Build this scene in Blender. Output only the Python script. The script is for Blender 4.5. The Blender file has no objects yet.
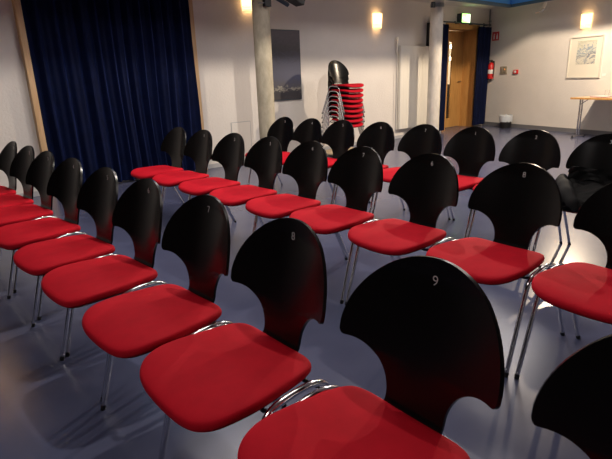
import bpy, bmesh, math, random
from mathutils import Vector, Matrix, noise
random.seed(7)
S = bpy.context.scene
COL = S.collection
PI = math.pi

# ------------------------------------------------------------------ materials
def mat(name, color, rough=0.5, metal=0.0, spec=0.5, coat=0.0, sheen=0.0, var=0.0, vscale=8.0,
        bump=0.0, bscale=60.0, color2=None, emit=None, estr=0.0, stretch=None, vrough=0.0):
    m = bpy.data.materials.new(name); m.use_nodes = True
    nt = m.node_tree; b = nt.nodes['Principled BSDF']
    b.inputs['Base Color'].default_value = (*color, 1)
    b.inputs['Roughness'].default_value = rough
    b.inputs['Metallic'].default_value = metal
    b.inputs['Specular IOR Level'].default_value = spec
    b.inputs['Coat Weight'].default_value = coat
    b.inputs['Coat Roughness'].default_value = 0.08
    if sheen:
        b.inputs['Sheen Weight'].default_value = sheen
        b.inputs['Sheen Roughness'].default_value = 0.4
        b.inputs['Sheen Tint'].default_value = (*[min(1, c*6+.03) for c in color], 1)
    if emit:
        b.inputs['Emission Color'].default_value = (*emit, 1)
        b.inputs['Emission Strength'].default_value = estr
    tc = nt.nodes.new('ShaderNodeTexCoord'); mp = nt.nodes.new('ShaderNodeMapping')
    nt.links.new(tc.outputs['Object'], mp.inputs['Vector'])
    if stretch: mp.inputs['Scale'].default_value = stretch
    if var or color2 or vrough:
        n = nt.nodes.new('ShaderNodeTexNoise'); n.inputs['Scale'].default_value = vscale
        n.inputs['Detail'].default_value = 6; n.inputs['Roughness'].default_value = 0.6
        nt.links.new(mp.outputs['Vector'], n.inputs['Vector'])
        r = nt.nodes.new('ShaderNodeValToRGB')
        c2 = color2 or tuple(c*(1-var) for c in color)
        r.color_ramp.elements[0].color = (*c2, 1); r.color_ramp.elements[0].position = 0.35
        r.color_ramp.elements[1].color = (*color, 1); r.color_ramp.elements[1].position = 0.65
        nt.links.new(n.outputs['Fac'], r.inputs['Fac'])
        nt.links.new(r.outputs['Color'], b.inputs['Base Color'])
        if vrough:
            mr = nt.nodes.new('ShaderNodeMapRange')
            mr.inputs['To Min'].default_value = rough - vrough; mr.inputs['To Max'].default_value = rough + vrough
            nt.links.new(n.outputs['Fac'], mr.inputs['Value']); nt.links.new(mr.outputs['Result'], b.inputs['Roughness'])
    if bump:
        n2 = nt.nodes.new('ShaderNodeTexNoise'); n2.inputs['Scale'].default_value = bscale
        n2.inputs['Detail'].default_value = 4
        nt.links.new(mp.outputs['Vector'], n2.inputs['Vector'])
        bp = nt.nodes.new('ShaderNodeBump'); bp.inputs['Strength'].default_value = bump; bp.inputs['Distance'].default_value = 0.01
        nt.links.new(n2.outputs['Fac'], bp.inputs['Height']); nt.links.new(bp.outputs['Normal'], b.inputs['Normal'])
    return m

M_wall  = mat('cream plaster', (.74,.70,.66), .85, bump=.5, bscale=32, var=.05, vscale=2)
M_ceil  = mat('white ceiling', (.70,.66,.60), .9)
M_floor = mat('blue grey linoleum', (.088,.098,.172), .235, spec=.42, color2=(.074,.083,.150), vscale=1.6, vrough=.04)
M_stage = mat('black stage cloth', (.015,.015,.018), .9)
M_base  = mat('grey skirting', (.16,.16,.17), .5)
M_basel = mat('pale skirting', (.45,.45,.46), .5)
M_wood  = mat('oak veneer', (.62,.34,.11), .4, color2=(.50,.25,.07), vscale=6, stretch=(6,6,.5))
M_frame = mat('pale oak strip', (.62,.42,.24), .45, color2=(.52,.33,.17), vscale=6, stretch=(6,6,.5))
M_velvet= mat('navy velvet', (.004,.011,.062), .7, spec=.2, sheen=.8, var=.3, vscale=9)
M_black = mat('black lacquered plywood', (.0045,.0043,.0042), .24, spec=.26, vrough=.03, vscale=5)
M_red   = mat('red upholstery', (.53,.004,.017), .8, spec=.15, sheen=.0, var=.12, vscale=14, bump=.08, bscale=350)
M_chrome= mat('chrome tube', (.82,.82,.83), .12, metal=1.0)
M_blackp= mat('black plastic', (.012,.012,.013), .45)
M_num   = mat('printed number white', (.58,.58,.57), .5)
M_conc  = mat('concrete column', (.58,.52,.39), .85, color2=(.42,.37,.27), vscale=10, bump=.4, bscale=40, stretch=(1,1,.5))
M_conc2 = mat('pale concrete column', (.68,.64,.58), .85, color2=(.54,.51,.46), vscale=9, bump=.4, bscale=40, stretch=(1,1,.5))
M_rad   = mat('white radiator enamel', (.78,.75,.68), .4)
M_blue  = mat('blue ceiling fascia', (.09,.36,.80), .5)
M_dgrey = mat('dark grey edge strip', (.035,.05,.07), .5)
M_edge = mat('blue grey edge strip', (.07,.12,.16), .5)
M_steel = mat('grey steel', (.35,.35,.35), .35, metal=1)
M_shade = mat('lit opal lampshade', (.9,.8,.6), .6, emit=(1,.66,.32), estr=1.35)
M_shadeb= mat('lamp slat brass', (.75,.55,.3), .4, emit=(1,.6,.25), estr=.6)
M_jacket= mat('black jacket cloth', (.006,.006,.0065), .85, spec=.25, bump=.15, bscale=200)
M_bag   = mat('pale plastic bin bag', (.55,.60,.66), .3)
M_redp  = mat('fire red paint', (.62,.02,.02), .35)
M_white = mat('white paint', (.8,.8,.78), .5)
M_mat   = mat('picture mount', (.74,.70,.60), .7)
M_silver= mat('silver picture frame', (.72,.70,.64), .4, metal=.3)
M_glow  = mat('green sign panel', (.1,.6,.2), .5, emit=(.42,.95,.22), estr=2.2)
M_glyph = mat('white sign pictogram', (.9,.9,.9), .5, emit=(.9,1,.75), estr=2.5)
M_ply   = mat('pale plywood', (.62,.48,.30), .6, var=.2, vscale=10, stretch=(1,8,1))
M_bulb  = mat('corridor bulb', (1,.9,.7), .5, emit=(1,.85,.6), estr=30)
M_plate = mat('brushed switch plate', (.50,.44,.34), .4, metal=.5)
M_orange= mat('orange pilot lamp', (.9,.35,.05), .4, emit=(1,.35,.05), estr=1.0)
M_redflat = mat('dark red cover', (.32,.02,.03), .5)

def glass_mat():
    m = bpy.data.materials.new('clear glass'); m.use_nodes = True
    b = m.node_tree.nodes['Principled BSDF']
    b.inputs['Transmission Weight'].default_value = 1; b.inputs['Roughness'].default_value = .02
    b.inputs['IOR'].default_value = 1.45; b.inputs['Base Color'].default_value = (1,1,1,1)
    return m
M_glass = glass_mat()

def paint_mat(name, stops, scale, dist, detail=8, axis_mix=0.0, off=(0,0,0), stretch=(1,1,1)):
    m = bpy.data.materials.new(name); m.use_nodes = True
    nt = m.node_tree; b = nt.nodes['Principled BSDF']; b.inputs['Roughness'].default_value = .5
    tc = nt.nodes.new('ShaderNodeTexCoord'); mp = nt.nodes.new('ShaderNodeMapping')
    mp.inputs['Location'].default_value = off; mp.inputs['Scale'].default_value = stretch
    nt.links.new(tc.outputs['Generated'], mp.inputs['Vector'])
    n = nt.nodes.new('ShaderNodeTexNoise'); n.inputs['Scale'].default_value = scale
    n.inputs['Detail'].default_value = detail; n.inputs['Distortion'].default_value = dist
    nt.links.new(mp.outputs['Vector'], n.inputs['Vector'])
    sep = nt.nodes.new('ShaderNodeSeparateXYZ'); nt.links.new(tc.outputs['Generated'], sep.inputs['Vector'])
    mix = nt.nodes.new('ShaderNodeMath'); mix.operation = 'MULTIPLY_ADD'
    nt.links.new(n.outputs['Fac'], mix.inputs[0]); mix.inputs[1].default_value = 1-axis_mix
    sc = nt.nodes.new('ShaderNodeMath'); sc.operation = 'MULTIPLY'; sc.inputs[1].default_value = axis_mix
    nt.links.new(sep.outputs['Z'], sc.inputs[0]); nt.links.new(sc.outputs[0], mix.inputs[2])
    r = nt.nodes.new('ShaderNodeValToRGB')
    els = r.color_ramp.elements
    while len(els) < len(stops): els.new(.5)
    for e, (p, c) in zip(els, stops): e.position = p; e.color = (*c, 1)
    nt.links.new(mix.outputs[0], r.inputs['Fac']); nt.links.new(r.outputs['Color'], b.inputs['Base Color'])
    return m
M_art1 = paint_mat('dark abstract canvas', [(0.10,(.05,.045,.05)),(.20,(.035,.034,.045)),(.225,(.34,.32,.27)),(.25,(.08,.075,.09)),(.34,(.065,.07,.12)),(.52,(.075,.08,.135)),(.68,(.04,.037,.05)),(.88,(.085,.07,.09))], 5, 1.2, axis_mix=.80, stretch=(2.2,1,5), off=(3,0,1))
M_art2 = paint_mat('pale watercolour', [(.22,(.40,.40,.38)),(.36,(.64,.61,.52)),(.43,(.12,.16,.24)),(.47,(.60,.60,.52)),(.53,(.22,.30,.40)),(.58,(.64,.62,.52)),(.72,(.46,.47,.38))], 3.2, 1.5, axis_mix=.35, stretch=(1,1,1.6))

# ------------------------------------------------------------------ helpers
def obj(name, bm, m, parent=None, smooth=True, loc=None, rz=0.0):
    bmesh.ops.recalc_face_normals(bm, faces=bm.faces)
    me = bpy.data.meshes.new(name); bm.to_mesh(me); bm.free()
    me.materials.append(m)
    if smooth:
        for p in me.polygons: p.use_smooth = True
        try: me.set_sharp_from_angle(angle=math.radians(38))
        except Exception: pass
    o = bpy.data.objects.new(name, me); COL.objects.link(o)
    if parent: o.parent = parent
    if loc: o.location = loc
    if rz: o.rotation_euler = (0,0,rz)
    return o
def tag(o, label, cat, group=None, kind=None):
    o['label'] = label; o['category'] = cat
    if group: o['group'] = group
    if kind: o['kind'] = kind
    return o
def thing(name, label, cat, loc=(0,0,0), rz=0.0, group=None):
    o = bpy.data.objects.new(name, None); COL.objects.link(o)
    o.location = loc; o.rotation_euler = (0,0,rz); o.empty_display_size = .1
    return tag(o, label, cat, group)
def struct(name, bm, m, parent=None, smooth=False, loc=None, rz=0.0):
    o = obj(name, bm, m, parent, smooth, loc, rz)
    if not parent: o['kind'] = 'structure'
    return o
def add_box(bm, x0, x1, y0, y1, z0, z1, bev=0.0, mtx=None):
    r = bmesh.ops.create_cube(bm, size=1.0); vs = r['verts']
    for v in vs:
        v.co = Vector(((x0+x1)/2 + v.co.x*(x1-x0), (y0+y1)/2 + v.co.y*(y1-y0), (z0+z1)/2 + v.co.z*(z1-z0)))
    if bev:
        es = list({e for v in vs for e in v.link_edges})
        rb = bmesh.ops.bevel(bm, geom=es, offset=bev, segments=2, affect='EDGES', profile=.5)
        vs = list({v for f in rb['faces'] for v in f.verts} | {v for v in vs if v.is_valid})
    if mtx:
        for v in vs: v.co = mtx @ v.co
    return bm
def box(x0, x1, y0, y1, z0, z1, bev=0.0):
    return add_box(bmesh.new(), x0, x1, y0, y1, z0, z1, bev)
def add_tube(bm, pts, r, seg=10, cap=True):
    pts = [Vector(p) for p in pts]; n = len(pts); rings = []
    rr = r if isinstance(r, (list, tuple)) else [r]*n
    up = None
    for i, p in enumerate(pts):
        t = (pts[min(i+1, n-1)] - pts[max(i-1, 0)]).normalized()
        if up is None:
            up = Vector((0,0,1)) if abs(t.z) < .9 else Vector((0,1,0))
        a = t.cross(up); a.normalize(); b = a.cross(t).normalized(); up = b
        rings.append([bm.verts.new(p + (a*math.cos(k*2*PI/seg) + b*math.sin(k*2*PI/seg))*rr[i]) for k in range(seg)])
    for i in range(n-1):
        for k in range(seg):
            bm.faces.new((rings[i][k], rings[i][(k+1)%seg], rings[i+1][(k+1)%seg], rings[i+1][k]))
    if cap:
        bm.faces.new(rings[0][::-1]); bm.faces.new(rings[-1])
    return bm
def tube(pts, r, seg=10): return add_tube(bmesh.new(), pts, r, seg)
def add_lathe(bm, prof, cx=0, cy=0, seg=32, cap=True):
    rings = []
    for (r, z) in prof:
        rings.append([bm.verts.new((cx+r*math.cos(k*2*PI/seg), cy+r*math.sin(k*2*PI/seg), z)) for k in range(seg)])
    for i in range(len(prof)-1):
        for k in range(seg):
            bm.faces.new((rings[i][k], rings[i][(k+1)%seg], rings[i+1][(k+1)%seg], rings[i+1][k]))
    if cap:
        bm.faces.new(rings[0][::-1]); bm.faces.new(rings[-1])
    return bm
def smooth_path(pts, n=6):
    pts = [Vector(p) for p in pts]; out = []
    for i in range(len(pts)-1):
        p0 = pts[max(i-1,0)]; p1 = pts[i]; p2 = pts[i+1]; p3 = pts[min(i+2,len(pts)-1)]
        for k in range(n):
            t = k/n
            out.append(.5*((2*p1)+(p2-p0)*t+(2*p0-5*p1+4*p2-p3)*t*t+(3*p1-p0-3*p2+p3)*t**3))
    out.append(pts[-1]); return out

# ------------------------------------------------------------------ camera
cam = bpy.data.cameras.new('camera'); co = bpy.data.objects.new('camera', cam); COL.objects.link(co)
yaw, pit, rol = 0.70910668, 0.29431, -0.036003
fwd = Vector((math.sin(yaw)*math.cos(pit), math.cos(yaw)*math.cos(pit), -math.sin(pit)))
rt = Vector((math.cos(yaw), -math.sin(yaw), 0)); up = rt.cross(fwd)
r2 = rt*math.cos(rol) + up*math.sin(rol); u2 = -rt*math.sin(rol) + up*math.cos(rol)
mw = Matrix((r2, u2, -fwd)).transposed().to_4x4(); mw.translation = (0, 0, 1.248)
co.matrix_world = mw
cam.sensor_width = 36; cam.lens = 29.33; cam.clip_start = .05; cam.clip_end = 60
S.camera = co

# ------------------------------------------------------------------ room shell
WY = 6.59                                   # curtain wall plane
CX, CY = 11.5, 6.59                         # far corner of the room
DW = Vector((-.265929, -.963993, 0)); NW = Vector((.963993, -.265929, 0))   # along / out of the picture wall
RZ = math.atan2(DW.y, DW.x)                 # local +x runs along the wall from the corner, local +y points out of the room
def wallmtx(t, z, off=0.0):                 # point on the picture wall
    p = Vector((CX, CY, 0)) + DW*t - NW*off; return Vector((p.x, p.y, z))
XL, YB, ZC = -5.0, -4.0, 3.3
WT = 10.98                                  # length of picture wall
E2 = wallmtx(WT, 0)
def prism(poly, z0, z1):
    bm = bmesh.new()
    a = [bm.verts.new((x,y,z0)) for x,y in poly]; b = [bm.verts.new((x,y,z1)) for x,y in poly]
    n = len(poly)
    bm.faces.new(a[::-1]); bm.faces.new(b)
    for i in range(n): bm.faces.new((a[i], a[(i+1)%n], b[(i+1)%n], b[i]))
    return bm
struct('floor', prism([(XL-.2,YB-.2),(E2.x+.3,YB-.2),(CX+1.6,CY+.1),(CX+1.6,8.6),(9,8.6),(9,CY+.2),(XL-.2,CY+.2)], -.1, 0), M_floor)
struct('ceiling', prism([(XL-.2,YB-.2),(E2.x+.3,YB-.2),(CX+.3,CY+.2),(XL-.2,CY+.2)], ZC, ZC+.1), M_ceil)
DX0, DX1, DZ = 9.86, 11.0, 2.2              # doorway
bm = bmesh.new()
add_box(bm, XL-.2, DX0, WY, WY+.36, 0, ZC)
add_box(bm, DX1, CX+.4, WY, WY+.36, 0, ZC)
add_box(bm, DX0, DX1, WY, WY+.36, DZ, ZC)
struct('wall_back', bm, M_wall)
o = struct('wall_right', box(-.5, WT+.3, 0, .2, 0, ZC), M_wall, loc=(CX,CY,0), rz=RZ)
struct('wall_left', box(XL-.2, XL, YB-.2, WY, 0, ZC), M_stage)
struct('wall_front', box(XL, E2.x+.2, YB-.2, YB, 0, ZC), M_wall)
# skirting
bm = bmesh.new(); add_box(bm, XL, 1.50, WY-.012, WY-.001, 0, .06); add_box(bm, 3.74, 9.72, WY-.012, WY-.001, 0, .06)
struct('baseboard_back', bm, M_basel)
struct('baseboard_right', box(.02, WT, -.018, -.001, 0, .085), M_base, loc=(CX,CY,0), rz=RZ)
# lowered ceiling border with its blue fascia
FY = 5.60; FXa = 10.53
def fasc_line(off): return wallmtx(1.05, 0, off)
p0 = Vector((FXa, FY)); dirv = Vector((DW.x, DW.y)); p1 = p0 + dirv*9.3
nv = Vector((NW.x, NW.y))
struct('trim_1', prism([(XL,FY),(p0.x,p0.y),(p1.x,p1.y),(E2.x,E2.y),(CX,CY),(XL,WY)], 2.62, 2.70), M_ceil)
q0 = p0 - Vector((.02,.05)); 
def band(t, z0, z1):
    a = (XL, FY-t); b = (p0.x - t*.75, FY-t); c = (p1.x-nv.x*t, p1.y-nv.y*t)
    a2 = (XL, FY); b2 = (p0.x, FY); c2 = (p1.x, p1.y)
    return prism([a,b,c,c2,b2,a2], z0, z1)
struct('trim_2', band(.05, 2.545, ZC), M_blue)
struct('trim_3', band(.07, 2.49, 2.545), M_edge)

# ------------------------------------------------------------------ doorway, door, corridor
bm = bmesh.new()
add_box(bm, DX0-.09, DX0+.02, WY-.02, WY+.36, 0, DZ+.02); add_box(bm, DX1-.02, DX1+.09, WY-.02, WY+.36, 0, DZ+.02)
add_box(bm, DX0-.09, DX1+.09, WY-.02, WY+.36, DZ-.035, DZ+.07)
struct('trim_4', bm, M_wood)
door = thing('door_1', 'oak door with narrow vertical glass strip in the far corner', 'door', (10.43, WY+.33, 0)); door['kind'] = 'structure'
for k in ('label','category'): del door[k]
gx0, gx1, gz0, gz1 = -.03, .11, .22, 1.92
W2 = (DX1-DX0)/2 - .02
bm = bmesh.new()
add_box(bm, -W2, gx0, -.02, .02, .01, DZ-.04); add_box(bm, gx1, W2, -.02, .02, .01, DZ-.04)
add_box(bm, gx0, gx1, -.02, .02, .01, gz0); add_box(bm, gx0, gx1, -.02, .02, gz1, DZ-.04)
obj('door_leaf', bm, M_wood, door, smooth=False)
gl = obj('glass_strip', box(gx0, gx1, -.004, .004, gz0, gz1), M_glass, door, smooth=False)
bm = bmesh.new(); add_tube(bm, [(.44,-.02,1.05),(.44,-.07,1.05),(.33,-.07,1.05)], .011)
obj('handle', bm, M_steel, door)
# corridor behind the glass
bm = bmesh.new(); add_box(bm, 9.2, 12.9, 8.3, 8.4, 0, 2.7); struct('wall_corridor', bm, M_wall)
struct('trim_5', box(9.2, 12.9, WY+.36, 8.4, 2.7, 2.75), M_ceil)
cl = thing('globe_lamp', 'small round lamp glowing behind the glass strip of the oak door', 'lamp', (11.82, 7.75, -.14))
bm = bmesh.new(); bmesh.ops.create_uvsphere(bm, u_segments=20, v_segments=12, radius=.06); bmesh.ops.translate(bm, verts=bm.verts, vec=(0,0,2.04))
obj('globe', bm, M_bulb, cl)
obj('pendant_rod', tube([(0,0,2.09),(0,0,2.84)], .008), M_steel, cl)
cab = thing('cabinet', 'black cabinet seen low behind the glass strip of the oak door', 'cabinet', (12.3, 8.12, 0))
obj('body', box(-.5, .5, -.15, .15, .05, .95, .01), M_blackp, cab, smooth=False)
obj('plinth', box(-.48, .48, -.12, .14, 0, .05), M_blackp, cab, smooth=False)

# ------------------------------------------------------------------ curtains
def curtain(name, x0, x1, z0, z1, y, amp, wl, seed, label, group=None, pinch=0.0):
    bm = bmesh.new(); nx = int((x1-x0)/.012); nz = 24; rnd = random.Random(seed)
    ph = [rnd.uniform(0,6.28) for _ in range(4)]
    grid = []
    for j in range(nz+1):
        z = z0+(z1-z0)*j/nz; row = []
        f = j/nz
        for i in range(nx+1):
            x = x0+(x1-x0)*i/nx
            w = x + .05*math.sin(x*3.1+ph[3]) + .02*math.sin(z*1.7+x*2)*(1-f)
            d = amp*(.62*math.sin(w*2*PI/wl+ph[0]) + .38*math.sin(w*2*PI/(wl*.57)+ph[1]+.4*math.sin(z*.9)) + .30*math.sin(w*2*PI/(wl*2.3)+ph[2]))
            d *= (1.0-.35*f)
            xx = x + .012*math.sin(z*2.3+x*5)*(1-f)
            row.append(bm.verts.new((xx, y-amp*1.1+d, z)))
        grid.append(row)
    for j in range(nz):
        for i in range(nx):
            bm.faces.new((grid[j][i], grid[j][i+1], grid[j+1][i+1], grid[j+1][i]))
    bmesh.ops.solidify(bm, geom=bm.faces[:], thickness=.006)
    o = obj(name, bm, M_velvet); return tag(o, label, 'curtain', group)
curtain('velvet_curtain', 1.588, 3.637, .03, 2.62, WY-.03, .055, .15, 3, 'wide navy velvet curtain between two oak posts on the left wall')
curtain('velvet_curtain', 9.36, 9.63, .04, 2.22, 6.47, .04, .12, 5, 'narrow navy curtain left of the oak door, mostly behind the pale column')
curtain('velvet_curtain', 10.79, 11.33, .05, 2.22, 6.47, .04, .13, 9, 'navy curtain right of the oak door, next to the fire extinguisher')
for i, (xa, xb, lab) in enumerate(((1.52,1.585,'left'),(3.64,3.70,'right'))):
    struct('trim_%d' % (6+i), box(xa, xb, WY-.10, WY-.001, 0, 2.62, .004), M_frame)
# rail over the door
rail = thing('curtain_rail', 'dark metal curtain rail fixed over the oak door', 'curtain rail', (10.4, 6.45, 2.27))
obj('rod', tube([(-1.05,0,0),(.95,0,0)], .014), M_dgrey, rail)
for dx in (-.95, -.30, .25, .88):
    bm = bmesh.new(); add_box(bm, dx-.012, dx+.012, -.01, .137, -.012, .012); add_box(bm, dx-.02, dx+.02, .128, .138, -.05, .05)
    obj('bracket', bm, M_dgrey, rail, smooth=False)
# exit sign
ex = thing('exit_sign', 'green lit emergency exit sign above the oak door', 'sign', (10.34, 6.50, 2.375))
obj('housing', box(-.17, .15, -.03, .085, -.095, .095, .006), M_dgrey, ex, smooth=False)
obj('lit_panel', box(-.155, .145, -.040, -.031, -.088, .088), M_glow, ex, smooth=False)
bm = bmesh.new()
def flat(bm, pts, y0=-.0465, y1=-.041):
    a = [bm.verts.new((x,y0,z)) for x,z in pts]; b = [bm.verts.new((x,y1,z)) for x,z in pts]; n=len(pts)
    bm.faces.new(a); bm.faces.new(b[::-1])
    for i in range(n): bm.faces.new((a[i],b[i],b[(i+1)%n],a[(i+1)%n]))
flat(bm, [(.075,-.075),(.135,-.075),(.135,.075),(.075,.075)])                       # door opening
flat(bm, [(-.02,-.005),(.03,-.005),(.035,.04),(-.01,.04)])                          # running body
flat(bm, [(.03+.016*math.cos(a),.058+.016*math.sin(a)) for a in [k*PI/5 for k in range(10)]])
flat(bm, [(-.02,-.005),(.0,-.005),(-.03,-.05),(-.065,-.055),(-.065,-.042),(-.04,-.038)])
flat(bm, [(.012,-.005),(.03,-.005),(.055,-.035),(.045,-.075),(.03,-.075),(.037,-.038)])
flat(bm, [(.03,.035),(.03,.02),(.065,.0),(.07,.012)])
flat(bm, [(-.15,.0),(-.115,.035),(-.115,.012),(-.075,.012),(-.075,-.012),(-.115,-.012),(-.115,-.035)])
obj('running_man_pictogram', bm, M_glyph, ex, smooth=False)

# ------------------------------------------------------------------ columns
def column(x, y, m, label):
    t = thing('concrete_column', label, 'column', (x,y,0)); t['kind'] = 'structure'
    obj('shaft', add_lathe(bmesh.new(), [(.122,0),(.122,ZC)], seg=48), m, t)
    return t
column(4.47, 6.0, M_conc, 'tan concrete column in front of the dark painting')
column(8.59, 6.0, M_conc2, 'pale concrete column between the radiator and the oak door')
# clamp and arm with projector lamp on the tan column
br = thing('stage_lamp', 'black stage lamp on an arm clamped to the tan concrete column', 'lamp', (4.47, 5.86, 2.25))
obj('clamp', box(-.055, .055, -.035, .02, -.055, .16, .006), M_blackp, br, smooth=False)
bm = bmesh.new(); add_tube(bm, [(0,-.01,.13),(.36,-.02,-.015)], .032, 4); obj('arm', bm, M_dgrey, br, smooth=False)
bm = bmesh.new(); add_box(bm, -.11, .11, -.09, .09, -.06, .07, .012, Matrix.Translation((.50,-.02,.075)) @ Matrix.Rotation(.35,4,'Y')); obj('lamp_body', bm, M_blackp, br, smooth=False)
bm = bmesh.new(); add_tube(bm, [(-.05,-.02,-.01),(-.15,-.01,-.02)], .008); obj('clamp_screw', bm, M_steel, br)
c2 = thing('pipe_clamp', 'small grey clamp high on the pale concrete column', 'clamp', (8.59, 6.0, 2.47))
obj('collar', add_lathe(bmesh.new(), [(.123,-.035),(.130,-.03),(.130,.03),(.123,.035)], seg=40, cap=False), M_steel, c2)
obj('bolt_block', box(-.20, -.13, -.05, .0, -.05, .05, .006), M_dgrey, c2, smooth=False)
sp = thing('loudspeaker', 'black wall loudspeaker peeking out left of the pale column', 'loudspeaker', (9.22, 6.50, 1.72))
obj('cabinet', box(-.14, .14, -.12, .08, 0, .52, .01), M_blackp, sp, smooth=False)
obj('grille', box(-.12, .12, -.128, -.121, .02, .50, .003), M_dgrey, sp, smooth=False)
# ------------------------------------------------------------------ wall things on the curtain wall
pt = thing('painting', 'dark purple and black abstract canvas on the wall right of the tan column', 'painting', (5.27, WY-.001, .93))
obj('canvas', box(-.36, .355, -.035, 0, 0, 1.05, .003), M_art1, pt, smooth=False)
bm = bmesh.new()
for a in ((-.375,-.361,0-.014,1.064),(.356,.370,-.014,1.064)): add_box(bm, a[0], a[1], -.03, 0, a[2], a[3])
add_box(bm, -.361, .356, -.03, 0, -.014, -.001); add_box(bm, -.361, .356, -.03, 0, 1.051, 1.064)
obj('edge_frame', bm, M_dgrey, pt, smooth=False)
hatch = thing('access_panel', 'flush white access panel low on the wall left of the tan column', 'panel', (4.4, WY-.001, .07))
obj('panel', box(-.17, .17, -.008, 0, 0, .56, .002), M_wall, hatch, smooth=False)
bm = bmesh.new()
for a in ((-.180,-.171,-.0,.572),(.171,.180,0,.572)): add_box(bm, a[0], a[1], -.006, 0, a[2], a[3])
add_box(bm, -.171, .171, -.006, 0, .561, .572)
obj('panel_frame', bm, M_basel, hatch, smooth=False)
rad = thing('radiator', 'tall white panel radiator on the wall left of the pale column', 'radiator', (8.75, WY-.004, .19))
bm = bmesh.new(); add_box(bm, -.60, .60, -.10, -.045, 0, 1.60, .008)
obj('panel', bm, M_rad, rad, smooth=False)
bm = bmesh.new()
for k in range(12): add_box(bm, -.594+k*.1, -.507+k*.1, -.103, -.1005, .02, 1.58, .001)
obj('ribs', bm, M_rad, rad, smooth=False)
bm = bmesh.new(); add_tube(bm, smooth_path([(-.62,-.02,1.45),(-.66,-.06,1.5),(-.66,-.07,1.6),(-.66,-.07,1.70)]), .014); add_tube(bm, [(-.66,-.07,.0),(-.66,-.07,1.5)], .009)
obj('supply_pipe', bm, M_rad, rad)
obj('valve', tube([(-.66,-.07,1.66),(-.66,-.07,1.75)], .026, 14), M_rad, rad)
for dx in (-.4,.4):
    for z in (.2,1.35): obj('wall_bracket', box(dx-.02, dx+.02, -.0445, 0, z, z+.08), M_steel, rad, smooth=False)

def sconce(loc, rz, label, power=1.35):
    t = thing('wall_lamp', label, 'lamp', loc, rz, 'warm wall lamps')
    bm = bmesh.new()                    # shade: bowed front wrapped to the wall, open above and below
    w, h, dp = .10, .25, .085
    prof = [(-w,0),(-w,-.05),(-w*.86,-.072),(-w*.45,-.084),(0,-dp-.003),(w*.45,-.084),(w*.86,-.072),(w,-.05),(w,0)]
    rows = []
    for k in range(9):
        z = -h/2+h*k/8; s = .90+.10*k/8
        rows.append([bm.verts.new((x*s, y*s, z)) for x,y in prof])
    for a, b in zip(rows, rows[1:]):
        for i in range(len(prof)-1): bm.faces.new((a[i],a[i+1],b[i+1],b[i]))
    bmesh.ops.solidify(bm, geom=bm.faces[:], thickness=.003)
    obj('lamp_shade', bm, M_shade, t)
    for z in (-.115,-.093,-.071):
        s = .90+.10*(z+h/2)/h
        bm = bmesh.new(); add_tube(bm, [(x*s*1.02, y*s*1.03-.002, z) for x,y in prof], .0035, 6)
        obj('slat', bm, M_shadeb, t)
    obj('back_plate', box(-.06,.06,-.012,0,-.10,.10), M_steel, t, smooth=False)
    l = bpy.data.lights.new('wall_lamp_bulb','POINT'); l.energy = power; l.color = (1,.60,.28); l.shadow_soft_size = .025
    lo = bpy.data.objects.new('wall_lamp_bulb', l); COL.objects.link(lo); lo.parent = t; lo.location = (0,-.045,.0)
    return t
sconce((4.66, WY-.001, 2.36), 0, 'glowing warm wall lamp beside the top of the tan column')
sconce((7.54, WY-.001, 2.215), 0, 'glowing warm wall lamp between the dark painting and the radiator')
sconce((.62, WY-.001, 2.25), 0, 'warm wall lamp left of the wide navy curtain', 3.0)
pw = wallmtx(2.52, 2.11, .001)
sconce(pw, RZ+PI, 'glowing warm wall lamp above the framed watercolour')
bpy.data.objects['wall_lamp.003'].rotation_euler = (0,0,RZ)
# ------------------------------------------------------------------ things on the picture wall (local x along wall, -y into the room)
def wthing(name, label, cat, t, z): return thing(name, label, cat, wallmtx(t, z, .001), RZ)
pc = wthing('framed_picture', 'framed pale watercolour in a white mount on the right wall', 'picture', 2.57, 1.065)
bm = bmesh.new()
for a in ((-.355,-.335,0,.77),(.335,.355,0,.77)): add_box(bm, a[0], a[1], -.03, 0, a[2], a[3])
add_box(bm, -.335,.335,-.03,0,0,.02); add_box(bm, -.335,.335,-.03,0,.75,.77)
obj('frame', bm, M_silver, pc, smooth=False)
obj('mount', box(-.334,.334,-.012,0,.021,.749), M_mat, pc, smooth=False)
obj('watercolour', box(-.18,.22,-.016,-.0125,.26,.69), M_art2, pc, smooth=False)
lb = wthing('wall_label', 'tiny white caption card right of the framed watercolour', 'label', 3.00, 1.09)
obj('card', box(-.035,.035,-.004,0,0,.05), M_white, lb, smooth=False)
fx = wthing('fire_extinguisher', 'red fire extinguisher on the right wall beside the navy curtain', 'fire extinguisher', .25, 1.08)
prof = [(.045,0),(.066,.008),(.070,.03),(.070,.30),(.062,.335),(.035,.365),(.022,.375)]
bm = add_lathe(bmesh.new(), prof, 0, -.085, 28); obj('cylinder', bm, M_redp, fx)
bm = add_lathe(bmesh.new(), [(.02,.374),(.02,.40),(.012,.41)], 0, -.085, 16); obj('valve', bm, M_blackp, fx)
bm = bmesh.new(); add_box(bm, -.09,.035,-.10,-.07,.405,.425,.004); add_box(bm, -.08,.02,-.10,-.07,.385,.396,.003); obj('lever', bm, M_blackp, fx, smooth=False)
obj('hose', tube(smooth_path([(.02,-.085,.39),(.08,-.09,.38),(.10,-.09,.30),(.085,-.09,.12),(.075,-.09,.05)]), .010, 8), M_blackp, fx)
obj('label_band', add_lathe(bmesh.new(), [(.0705,.12),(.0712,.122),(.0712,.21),(.0705,.212)], 0, -.085, 28, cap=False), M_white, fx)
bm = bmesh.new(); add_box(bm, -.03,.03,-.02,0,.02,.40); add_box(bm, -.05,.05,-.10,-.015,-.012,-.001); obj('wall_bracket', bm, M_steel, fx, smooth=False)
fs = wthing('fire_sign', 'red square fire extinguisher sign above the extinguisher', 'sign', .245, 1.93)
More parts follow.
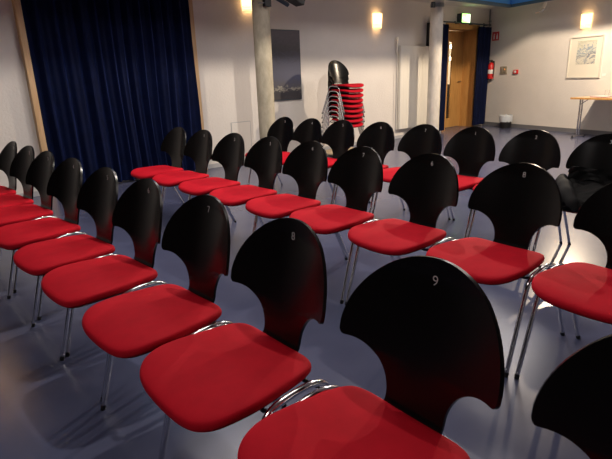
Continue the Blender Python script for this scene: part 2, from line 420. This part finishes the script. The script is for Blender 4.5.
obj('plate', box(-.10,.10,-.006,0,0,.19), M_redp, fs, smooth=False)
bm = bmesh.new()
flat(bm, [(-.06,.03),(-.02,.03),(-.02,.11),(-.03,.125),(-.05,.125),(-.06,.11)], -.010, -.0065)
flat(bm, [(-.055,.13),(-.015,.13),(-.015,.145),(-.055,.155)], -.010, -.0065)
flat(bm, [(.03,.03),(.07,.03),(.07,.10),(.06,.12),(.06,.15),(.04,.15),(.04,.12),(.03,.10)], -.010, -.0065)
obj('pictogram', bm, M_white, fs, smooth=False)
sw = wthing('light_switch', 'beige metal double switch plate left of the small red call point', 'switch', .56, 1.175)
obj('plate', box(-.10,.10,-.012,0,0,.175,.004), M_plate, sw, smooth=False)
for dx in (-.05,.045): obj('rocker', box(dx-.035,dx+.035,-.019,-.0125,.04,.135,.003), M_plate, sw, smooth=False)
obj('pilot_lamp', box(.035,.055,-.023,-.0195,.10,.125,.001), M_orange, sw, smooth=False)
rc = wthing('call_point', 'small red fire alarm call point right of the switch plate', 'alarm', .93, 1.18)
obj('housing', box(-.055,.055,-.04,0,0,.09,.006), M_redp, rc, smooth=False)
obj('press_window', box(-.025,.025,-.043,-.0405,.02,.07,.001), M_white, rc, smooth=False)
cp = wthing('conduit', 'thin grey conduit in the far corner above the curtain', 'pipe', .06, 2.25)
obj('pipe', tube([(0,-.03,0),(0,-.03,.37)], .012), M_steel, cp)
obj('clip', box(-.02,.02,-.045,0,.1,.13), M_steel, cp, smooth=False)
# bent chrome spotlight under the border
sl = thing('chrome_spotlight', 'bent chrome spotlight hanging under the ceiling border near the right wall', 'lamp', (10.86, 4.98, 2.62))
obj('stem', tube(smooth_path([(0,0,0),(0,.02,-.07),(-.02,.05,-.13),(-.02,.03,-.19),(.0,.10,-.235),(.03,.22,-.25)]), .020, 10), M_chrome, sl)
obj('ceiling_rose', add_lathe(bmesh.new(), [(.05,-.02),(.05,0)], seg=20), M_chrome, sl)
obj('head', tube([(-.01,.02,-.10),(-.035,.04,-.20)], [.036,.044], 14), M_chrome, sl)
# waste bin with bag
bn = thing('waste_bin', 'black waste bin lined with a pale plastic bag by the right wall', 'bin', wallmtx(.94, 0, .22))
obj('bucket', add_lathe(bmesh.new(), [(.115,0),(.12,.01),(.135,.26),(.128,.26),(.113,.02)], seg=28), M_blackp, bn)
bm = bmesh.new(); rings = []; rnd = random.Random(4)
for (r, z) in ((.137,.15),(.142,.20),(.146,.26),(.142,.285),(.120,.292),(.116,.25),(.10,.20)):
    rings.append([bm.verts.new(((r+rnd.uniform(-.006,.008))*math.cos(k*2*PI/36), (r+rnd.uniform(-.006,.008))*math.sin(k*2*PI/36), z+rnd.uniform(-.012,.012))) for k in range(36)])
for a, b in zip(rings, rings[1:]):
    for k in range(36): bm.faces.new((a[k], a[(k+1)%36], b[(k+1)%36], b[k]))
obj('bin_bag', bm, M_bag, bn)
# folding table against the picture wall
tb = thing('folding_table', 'folding table with beech edge against the right wall under the watercolour', 'table', wallmtx(2.935, .018, .06), RZ)
obj('tabletop', box(0, 1.6, -.70, 0, .690, .722, .004), mat('beech table top', (.66,.52,.36), .4, color2=(.60,.45,.28), vscale=5, stretch=(1,8,1)), tb, smooth=False)
obj('edge_band', box(-.006, 1.606, -.708, -.701, .688, .722, .002), M_wood, tb, smooth=False)
obj('end_band', box(-.008, -.001, -.70, 0, .688, .722, .002), M_wood, tb, smooth=False)
for x, lx in ((.10, -1),(1.42, 1)):
    for yy in (-.50,-.56): obj('leg', tube([(x,yy,.03),(x,yy,.687)], .014), M_chrome, tb)
    obj('foot_bar', tube([(x,-.66,.004),(x,-.36,.004)], .016), M_chrome, tb)
    obj('brace', tube([(x,-.53,.60),(x-lx*.14,-.53,.687)], .008), M_chrome, tb)
    obj('cross_bar', tube([(x,-.56,.60),(x,-.50,.60)], .010), M_chrome, tb)
    for ya, yb in ((-.69,-.655),(-.365,-.335)): obj('foot_cap', tube([(x,ya,-.001),(x,yb,-.001)], .0165), M_blackp, tb)
tp = wallmtx(3.42, .7405, .50)
fo = thing('folder', 'flat dark red folder lying on the folding table', 'folder', tp, RZ)
obj('cover', box(-.20, .10, -.13, .13, .0, .012, .002), M_redflat, fo, smooth=False)
obj('pages', box(-.195, .097, -.125, .125, .0125, .018), M_white, fo, smooth=False)
wg = thing('water_glass', 'clear drinking glass standing on the folding table', 'glass', wallmtx(3.34, .7405, .34))
obj('bowl', add_lathe(bmesh.new(), [(.028,0),(.031,.004),(.038,.12),(.0355,.12),(.0285,.008),(.02,.007)], seg=24), M_glass, wg)

# ------------------------------------------------------------------ the chair (faces -X, origin on the floor below its number)
def back_x(y, z):
    x = -.225*(.78-z) if z < .78 else .10*(z-.78)
    k = min(1, max(0, (z-.47)/.10))
    return x - 1.2*y*y*k
def back_bm():
    rows = []                                   # (z, half width)
    for z in (.415,.435,.452): rows.append((z, .084))
    N = 14
    for i in range(N+1):                        # concave shoulder
        th = i/N*PI/2
        rows.append((.466+.128*math.sin(th), .084+.122*(1-math.cos(th))))
    rows.append((.596,.2125)); rows.append((.601,.2165)); rows.append((.609,.2195))
    N = 20
    for i in range(1, N):
        th = i/N*PI/2
        rows.append((.615+.220*math.sin(th), .2205*math.cos(th)))
    rows.append((.8348,.006))
    rows = [(z, w*1.03) for z, w in rows]
    bm = bmesh.new(); nu = 16; front = []; back = []
    for z, w in rows:
        fr = []; bk = []
        for i in range(nu+1):
            u = -1+2*i/nu; y = u*w
            x = back_x(y, z)
            if z < .455: x = -.073-(.455-z)*.8
            e = .01
            nx = Vector((1, 2.4*y*min(1,max(0,(z-.47)/.1)), -.225 if z<.78 else -.1)).normalized()
            fr.append(bm.verts.new((x, y, z)))
            p = Vector((x,y,z)) + nx*.010
            bk.append(bm.verts.new(p))
        front.append(fr); back.append(bk)
    for G in (front, back):
        for a, b in zip(G, G[1:]):
            for i in range(nu): bm.faces.new((a[i],a[i+1],b[i+1],b[i]))
    for a, b, c, d in zip(front, front[1:], back, back[1:]):
        bm.faces.new((a[0],b[0],d[0],c[0])); bm.faces.new((a[nu],b[nu],d[nu],c[nu]))
    for F, B in ((front[0],back[0]),(front[-1],back[-1])):
        for i in range(nu): bm.faces.new((F[i],F[i+1],B[i+1],B[i]))
    return bm
HALF0 = [(-.492,0),(-.491,.06),(-.487,.120),(-.474,.174),(-.444,.214),(-.397,.234),(-.34,.239),(-.28,.235),(-.22,.226),(-.17,.218),(-.13,.207),(-.10,.188),(-.085,.155),(-.080,.11),(-.079,.05),(-.079,0)]
half = [(x, y*.955) for x, y in HALF0]
def seat_outline(n=4):
    pts = [(x,y) for x,y in half] + [(x,-y) for x,y in half[-2:0:-1]]
    P = [Vector((x,y,0)) for x,y in pts]; out = []; m = len(P)
    for i in range(m):
        p0,p1,p2,p3 = P[i-1],P[i],P[(i+1)%m],P[(i+2)%m]
        for k in range(n):
            t = k/n
            out.append(.5*((2*p1)+(p2-p0)*t+(2*p0-5*p1+4*p2-p3)*t*t+(3*p1-p0-3*p2+p3)*t**3))
    return out
def seat_bm(levels):
    out = seat_outline(); bm = bmesh.new(); c = Vector((-.28,0,0)); rings = []
    for s, z in levels:
        ring = []
        for p in out:
            q = c + (p-c)*s
            dz = -.022*max(0,(-.36-q.x)/.13)**2 + .10*max(0, q.x+.17)**2*0 + .012*min(1,(q.y/.24)**2)
            ring.append(bm.verts.new((q.x, q.y, z+dz)))
        rings.append(ring)
    n = len(out)
    for a, b in zip(rings, rings[1:]):
        for k in range(n): bm.faces.new((a[k], a[(k+1)%n], b[(k+1)%n], b[k]))
    for ring, z in ((rings[0], levels[0][1]), (rings[-1], levels[-1][1])):
        v = bm.verts.new((c.x, c.y, z))
        for k in range(n): bm.faces.new((v, ring[k], ring[(k+1)%n]))
    return bm
seat_levels = [(.3,.4195),(.75,.419),(.93,.420),(.975,.423),(.995,.429),(1.0,.436),(.997,.443),(.985,.4485),(.96,.452),(.90,.454),(.72,.455),(.4,.4555),(.15,.4555)]
shell_levels = [(.3,.4105),(.75,.4105),(.90,.412),(.94,.415),(.935,.4185),(.75,.4185),(.3,.4185)]
glyph_cache = {}
def glyph(ch):
    if ch in glyph_cache: return glyph_cache[ch]
    cu = bpy.data.curves.new('g', 'FONT'); cu.body = ch; cu.size = .036; cu.align_x = 'CENTER'; cu.align_y = 'CENTER'; cu.extrude = .0004; cu.offset = -.0004
    to = bpy.data.objects.new('g', cu); COL.objects.link(to)
    dg = bpy.context.evaluated_depsgraph_get()
    me = bpy.data.meshes.new_from_object(to.evaluated_get(dg)); me.name = 'number'
    bpy.data.objects.remove(to); bpy.data.curves.remove(cu)
    R = Matrix(((0,.0998,-.995,0),(-1,0,0,0),(0,.995,.0998,0),(0,0,0,1)))
    R.translation = (-.0012, 0, .780)
    me.transform(R); me.materials.clear(); me.materials.append(M_num)
    glyph_cache[ch] = me; return me

def make_chair():
    t = thing('stacking_chair', '', 'chair')
    obj('seat', seat_bm(seat_levels), M_red, t)
    obj('seat_shell', seat_bm(shell_levels), M_blackp, t)
    obj('backrest', back_bm(), M_black, t)
    for s in (1,-1):
        path = smooth_path([(-.33,.229*s,.352),(-.318,.230*s,.390),(-.29,.232*s,.420),(-.245,.234*s,.433),(-.19,.235*s,.438),(-.135,.234*s,.432),(-.095,.231*s,.408),(-.078,.229*s,.365)], 4)
        obj('side_rail', tube(path, .0102), M_chrome, t)
        l1 = obj('leg', tube([(-.33,.229*s,.352),(-.432,.232*s,.012)], [.0102,.0090]), M_chrome, t)
        obj('foot_cap', tube([(-.4345,.232*s,0),(-.430,.232*s,.020)], .0102), M_blackp, l1)
        l2 = obj('leg', tube([(-.078,.229*s,.365),(.09,.221*s,.012)], [.0102,.0090]), M_chrome, t)
        obj('foot_cap', tube([(.0945,.221*s,0),(.0855,.221*s,.020)], .0102), M_blackp, l2)
    for x, z in ((-.29,.4035),(-.12,.4035)):
        pth = [(x,-.231,z+.010),(x,-.20,z),(x,.20,z),(x,.231,z+.010)]
        obj('cross_bar', tube(pth, .0065, 8), M_blackp, t)
    return t
proto = make_chair()
def children_of(o): return [c for c in COL.objects if c.parent == o]
proto_tree = [(c, children_of(c)) for c in children_of(proto)]
used = [False]
def place_chair(x, y, z, rz, label, group, ch=None):
    if not used[0]:
        used[0] = True; r = proto
        kids = [c for c, _ in proto_tree]
    else:
        r = proto.copy(); COL.objects.link(r); kids = []
        for c, gs in proto_tree:
            d = c.copy(); COL.objects.link(d); d.parent = r; kids.append(d)
            for g in gs:
                e = g.copy(); COL.objects.link(e); e.parent = d
    r.location = (x, y, z); r.rotation_euler = (0,0,rz); r['label'] = label; r['group'] = group
    if ch:
        bk = [k for k in kids if k.name.startswith('backrest')][0]
        n = bpy.data.objects.new('number', glyph(ch)); COL.objects.link(n); n.parent = bk
    return r
ORD = ['first','second','third','fourth','fifth','sixth','seventh','eighth','ninth','tenth']
Y1 = [.112,.628,1.145,1.645,2.170,2.668,3.215,3.745,4.228,4.721]
A1 = [-.02,-.02,0,.05,.06,.09,.13,.11,.11,.07]
N1 = [None,'9','8','7','6','5','4','3','2','1']
for k, (y, ch) in enumerate(zip(Y1, N1)):
    if k == 0: lab = 'red and black chair at the bottom right corner, right of the number 9 chair'
    elif k == 1: lab = 'nearest red and black chair, marked with the number 9'
    elif k == 2: lab = 'red and black chair of the nearest row marked 8, left of the number 9 chair'
    elif k == 9: lab = 'leftmost red and black chair of the nearest row, at the left picture edge'
    else: lab = 'red and black chair of the nearest row, %s one left of the number 9 chair' % ORD[k-2]
    place_chair(.935-.009*(y-.63), y, 0, A1[k], lab, 'chairs of the nearest row', ch)
A2 = [-.06,-.05,-.03,-.01,0,.015,.03,.045,.055]
Y2 = [.566,1.072,1.588,2.097,2.575,3.063,3.56,4.07,4.561]
N2 = [None,'8','6','7','4','3','2','1',None]
for k, (y, ch) in enumerate(zip(Y2, N2)):
    if k == 0: lab = 'rightmost red and black chair of the middle row, cut by the right picture edge'
    elif k == 1: lab = 'red and black chair of the middle row marked 8, second from the right'
    elif k == 2: lab = 'red and black chair of the middle row, third from the right'
    elif k == 8: lab = 'last chair of the middle row, standing against the wide navy curtain'
    else: lab = 'red and black chair of the middle row, %s from the navy curtain' % ORD[8-k]
    place_chair(2.278+.012*(y-1.08), y, 0, A2[k], lab, 'chairs of the middle row', ch)
A3 = [-.05,-.05,-.03,-.02,0,.01,.02,.03]
Y3 = [1.165,1.657,2.142,2.62,3.122,3.622,4.091,4.555]
N3 = ['3','2','1','7','6','5','4','3']
for k, (y, ch) in enumerate(zip(Y3, N3)):
    if k == 0: lab = 'red and black chair of the far row marked 3, with the black jacket'
    elif k == 1: lab = 'red and black chair of the far row marked 2, in front of the waste bin'
    elif k == 2: lab = 'red and black chair of the far row marked 1, before the door curtain'
    elif k == 7: lab = 'leftmost red and black chair of the far row, right of the tan column'
    else: lab = 'red and black chair of the far row, %s from its left end' % ORD[7-k]
    place_chair(3.652, y, 0, A3[k], lab, 'chairs of the far row', ch)
# the stack by the wall
SX, SY, SB, NS = 5.98, 6.12, .062, 9
dl = thing('dolly', 'low pale plywood board under the stack of chairs', 'dolly', (SX, SY-.22, 0))
obj('board', box(-.34,.42,-.32,.34,.035,.06,.004), M_ply, dl, smooth=False)
for sx in (-.27,.34):
    for sy in (-.25,.27): obj('caster', tube([(sx-.012,sy,.0175),(sx+.012,sy,.0175)], .0172, 14), M_blackp, dl)
for k in range(NS):
    if k == NS-1: lab = 'topmost chair of the stack by the wall, grey-black back in view'
    elif k == 0: lab = 'lowest chair of the stack by the wall, standing on the board'
    else: lab = 'red chair in the stack by the wall, %s from the top' % ORD[NS-1-k]
    place_chair(SX+random.uniform(-.004,.004), SY-k*.002, SB+k*.077, PI/2+random.uniform(-.008,.008), lab, 'stacked chairs by the wall', None)

# ------------------------------------------------------------------ black jacket on the chair marked 3
def jacket():
    bm = bmesh.new(); path = smooth_path([(-.12,0,.615),(-.135,0,.56),(-.16,0,.515),(-.24,0,.497),(-.36,0,.492),(-.46,0,.487),(-.525,0,.472),(-.538,0,.445),(-.53,0,.415)], 6)
    n = len(path); W = 40; grid = []
    for j, p in enumerate(path):
        f = j/(n-1); row = []
        w0 = .15+.13*min(1, f*1.8)
        for i in range(W+1):
            u = -1+2*i/W; y = u*w0*(1+.08*math.sin(j*.5))
            nz = noise.noise(Vector((y*7+j*.10, f*3.2, 1.3)))*.030 + noise.noise(Vector((y*15-j*.2, f*7, 4.1)))*.014
            nz += .020*abs(math.sin(y*13+f*5.5))
            side = max(0, abs(y)-.215)
            x = p.x - (nz if f > .7 or f < .25 else nz*.3) - (.05 if f<.3 else 0)*(abs(u)**2)*0
            z = p.z + (abs(nz)+.006 if .1 < f < .75 else nz*.4) - side*(1.15 if f > .25 else .4)
            row.append(bm.verts.new((x, y, z)))
        grid.append(row)
    for j in range(n-1):
        for i in range(W): bm.faces.new((grid[j][i],grid[j][i+1],grid[j+1][i+1],grid[j+1][i]))
    bmesh.ops.solidify(bm, geom=bm.faces[:], thickness=-.010)
    return bm
jk = thing('jacket', 'black jacket thrown over the seat of the chair marked 3', 'jacket', (3.652, 1.18, 0))
obj('cloth', jacket(), M_jacket, jk)
bm = bmesh.new()
pts = smooth_path([(-.15,.20,.545),(-.25,.17,.535),(-.37,.10,.535),(-.48,.04,.515),(-.55,-.03,.475),(-.565,-.06,.44)], 6)
add_tube(bm, pts, [.018+.026*math.sin(PI*min(1,(k+3)/(len(pts)+3)))+.002*math.sin(k*1.1) for k in range(len(pts))], 14)
obj('sleeve', bm, M_jacket, jk)

# ------------------------------------------------------------------ house lamps (square black shades hung from the ceiling)
def house_lamp(x, y, z, power, label, col=(1,.86,.68), soft=.035, west=.60):
    t = thing('pendant_lamp', label, 'lamp', (x,y,z), 0, 'square pendant house lamps')
    d = .248
    poly = [(-west,-.60),(.492/.964+(-.60)*.276,-.60),(.492/.964+.60*.276,.60),(-west,.60)]
    bm = bmesh.new(); lo = [bm.verts.new((a,b,-d)) for a,b in poly]; hi = [bm.verts.new((a,b,.10)) for a,b in poly]
    for i in range(4): bm.faces.new((lo[i],lo[(i+1)%4],hi[(i+1)%4],hi[i]))
    bm.faces.new(hi)
    bmesh.ops.solidify(bm, geom=bm.faces[:], thickness=.004)
    obj('lamp_shade', bm, M_blackp, t, smooth=False)
    obj('suspension_rod', tube([(0,0,.10),(0,0,ZC-z)], .010), M_steel, t)
    l = bpy.data.lights.new('pendant_bulb','POINT'); l.energy = power; l.color = col; l.shadow_soft_size = soft
    lo_ = bpy.data.objects.new('pendant_bulb', l); COL.objects.link(lo_); lo_.parent = t; lo_.location = (0,0,0)
house_lamp(8.7, 3.2, 2.85, 380, 'square black pendant lamp near the right wall', (1,.80,.58), west=1.1)
house_lamp(4.4, 3.2, 2.85, 122, 'square black pendant lamp in the middle of the hall', (1,.89,.76))
def fill_panel(x, y, power, label, col=(1,.91,.87)):  # unseen area light added as soft fill, framed like a ceiling panel
    t = thing('fill_light', label, 'lamp', (x,y,ZC), 0, 'added ceiling fill lights')
    bm = bmesh.new()
    for a in ((-.62,.62,-.62,-.58),(-.62,.62,.58,.62),(-.62,-.58,-.58,.58),(.58,.62,-.58,.58)): add_box(bm, *a, -.05, 0)
    obj('frame', bm, M_white, t, smooth=False)
    obj('diffuser', box(-.579,.579,-.579,.579,-.015,-.001), M_white, t, smooth=False)
    l = bpy.data.lights.new('fill_area','AREA'); l.energy = power; l.color = col; l.size = 1.1
    o = bpy.data.objects.new('fill_area', l); COL.objects.link(o); o.parent = t; o.location = (0,0,-.03)
house_lamp(1.5, 3.2, 2.85, 75, 'square black pendant lamp nearest the left end of the hall', (1,.92,.82))
fill_panel(1.6, 1.6, 10, 'added fill light, out of view above the nearest row')
fill_panel(-2.2, .6, 26, 'added fill light, out of view above the open floor before the nearest row')  # added to brighten the fronts of the backrests and their numbers
fill_panel(4.6, 1.6, 20, 'added fill light, out of view above the far row')
fill_panel(2.6, 4.2, 34, 'added fill light, out of view nearest the wide navy curtain')
fill_panel(7.2, 3.6, 38, 'added fill light, out of view nearest the pale column')
# corridor light
l = bpy.data.lights.new('corridor_light','POINT'); l.energy = 90; l.color = (1,.80,.5); l.shadow_soft_size = .06
o = bpy.data.objects.new('corridor_light', l); COL.objects.link(o); o.location = (11.6, 7.6, 1.6)

# ------------------------------------------------------------------ world and view
w = bpy.data.worlds.new('world'); S.world = w; w.use_nodes = True
w.node_tree.nodes['Background'].inputs['Color'].default_value = (.6,.62,.75,1)
w.node_tree.nodes['Background'].inputs['Strength'].default_value = 0.02
S.view_settings.view_transform = 'Standard'; S.view_settings.look = 'None'
S.view_settings.exposure = 0.45; S.view_settings.gamma = 1.0; S.view_settings.use_curve_mapping = False
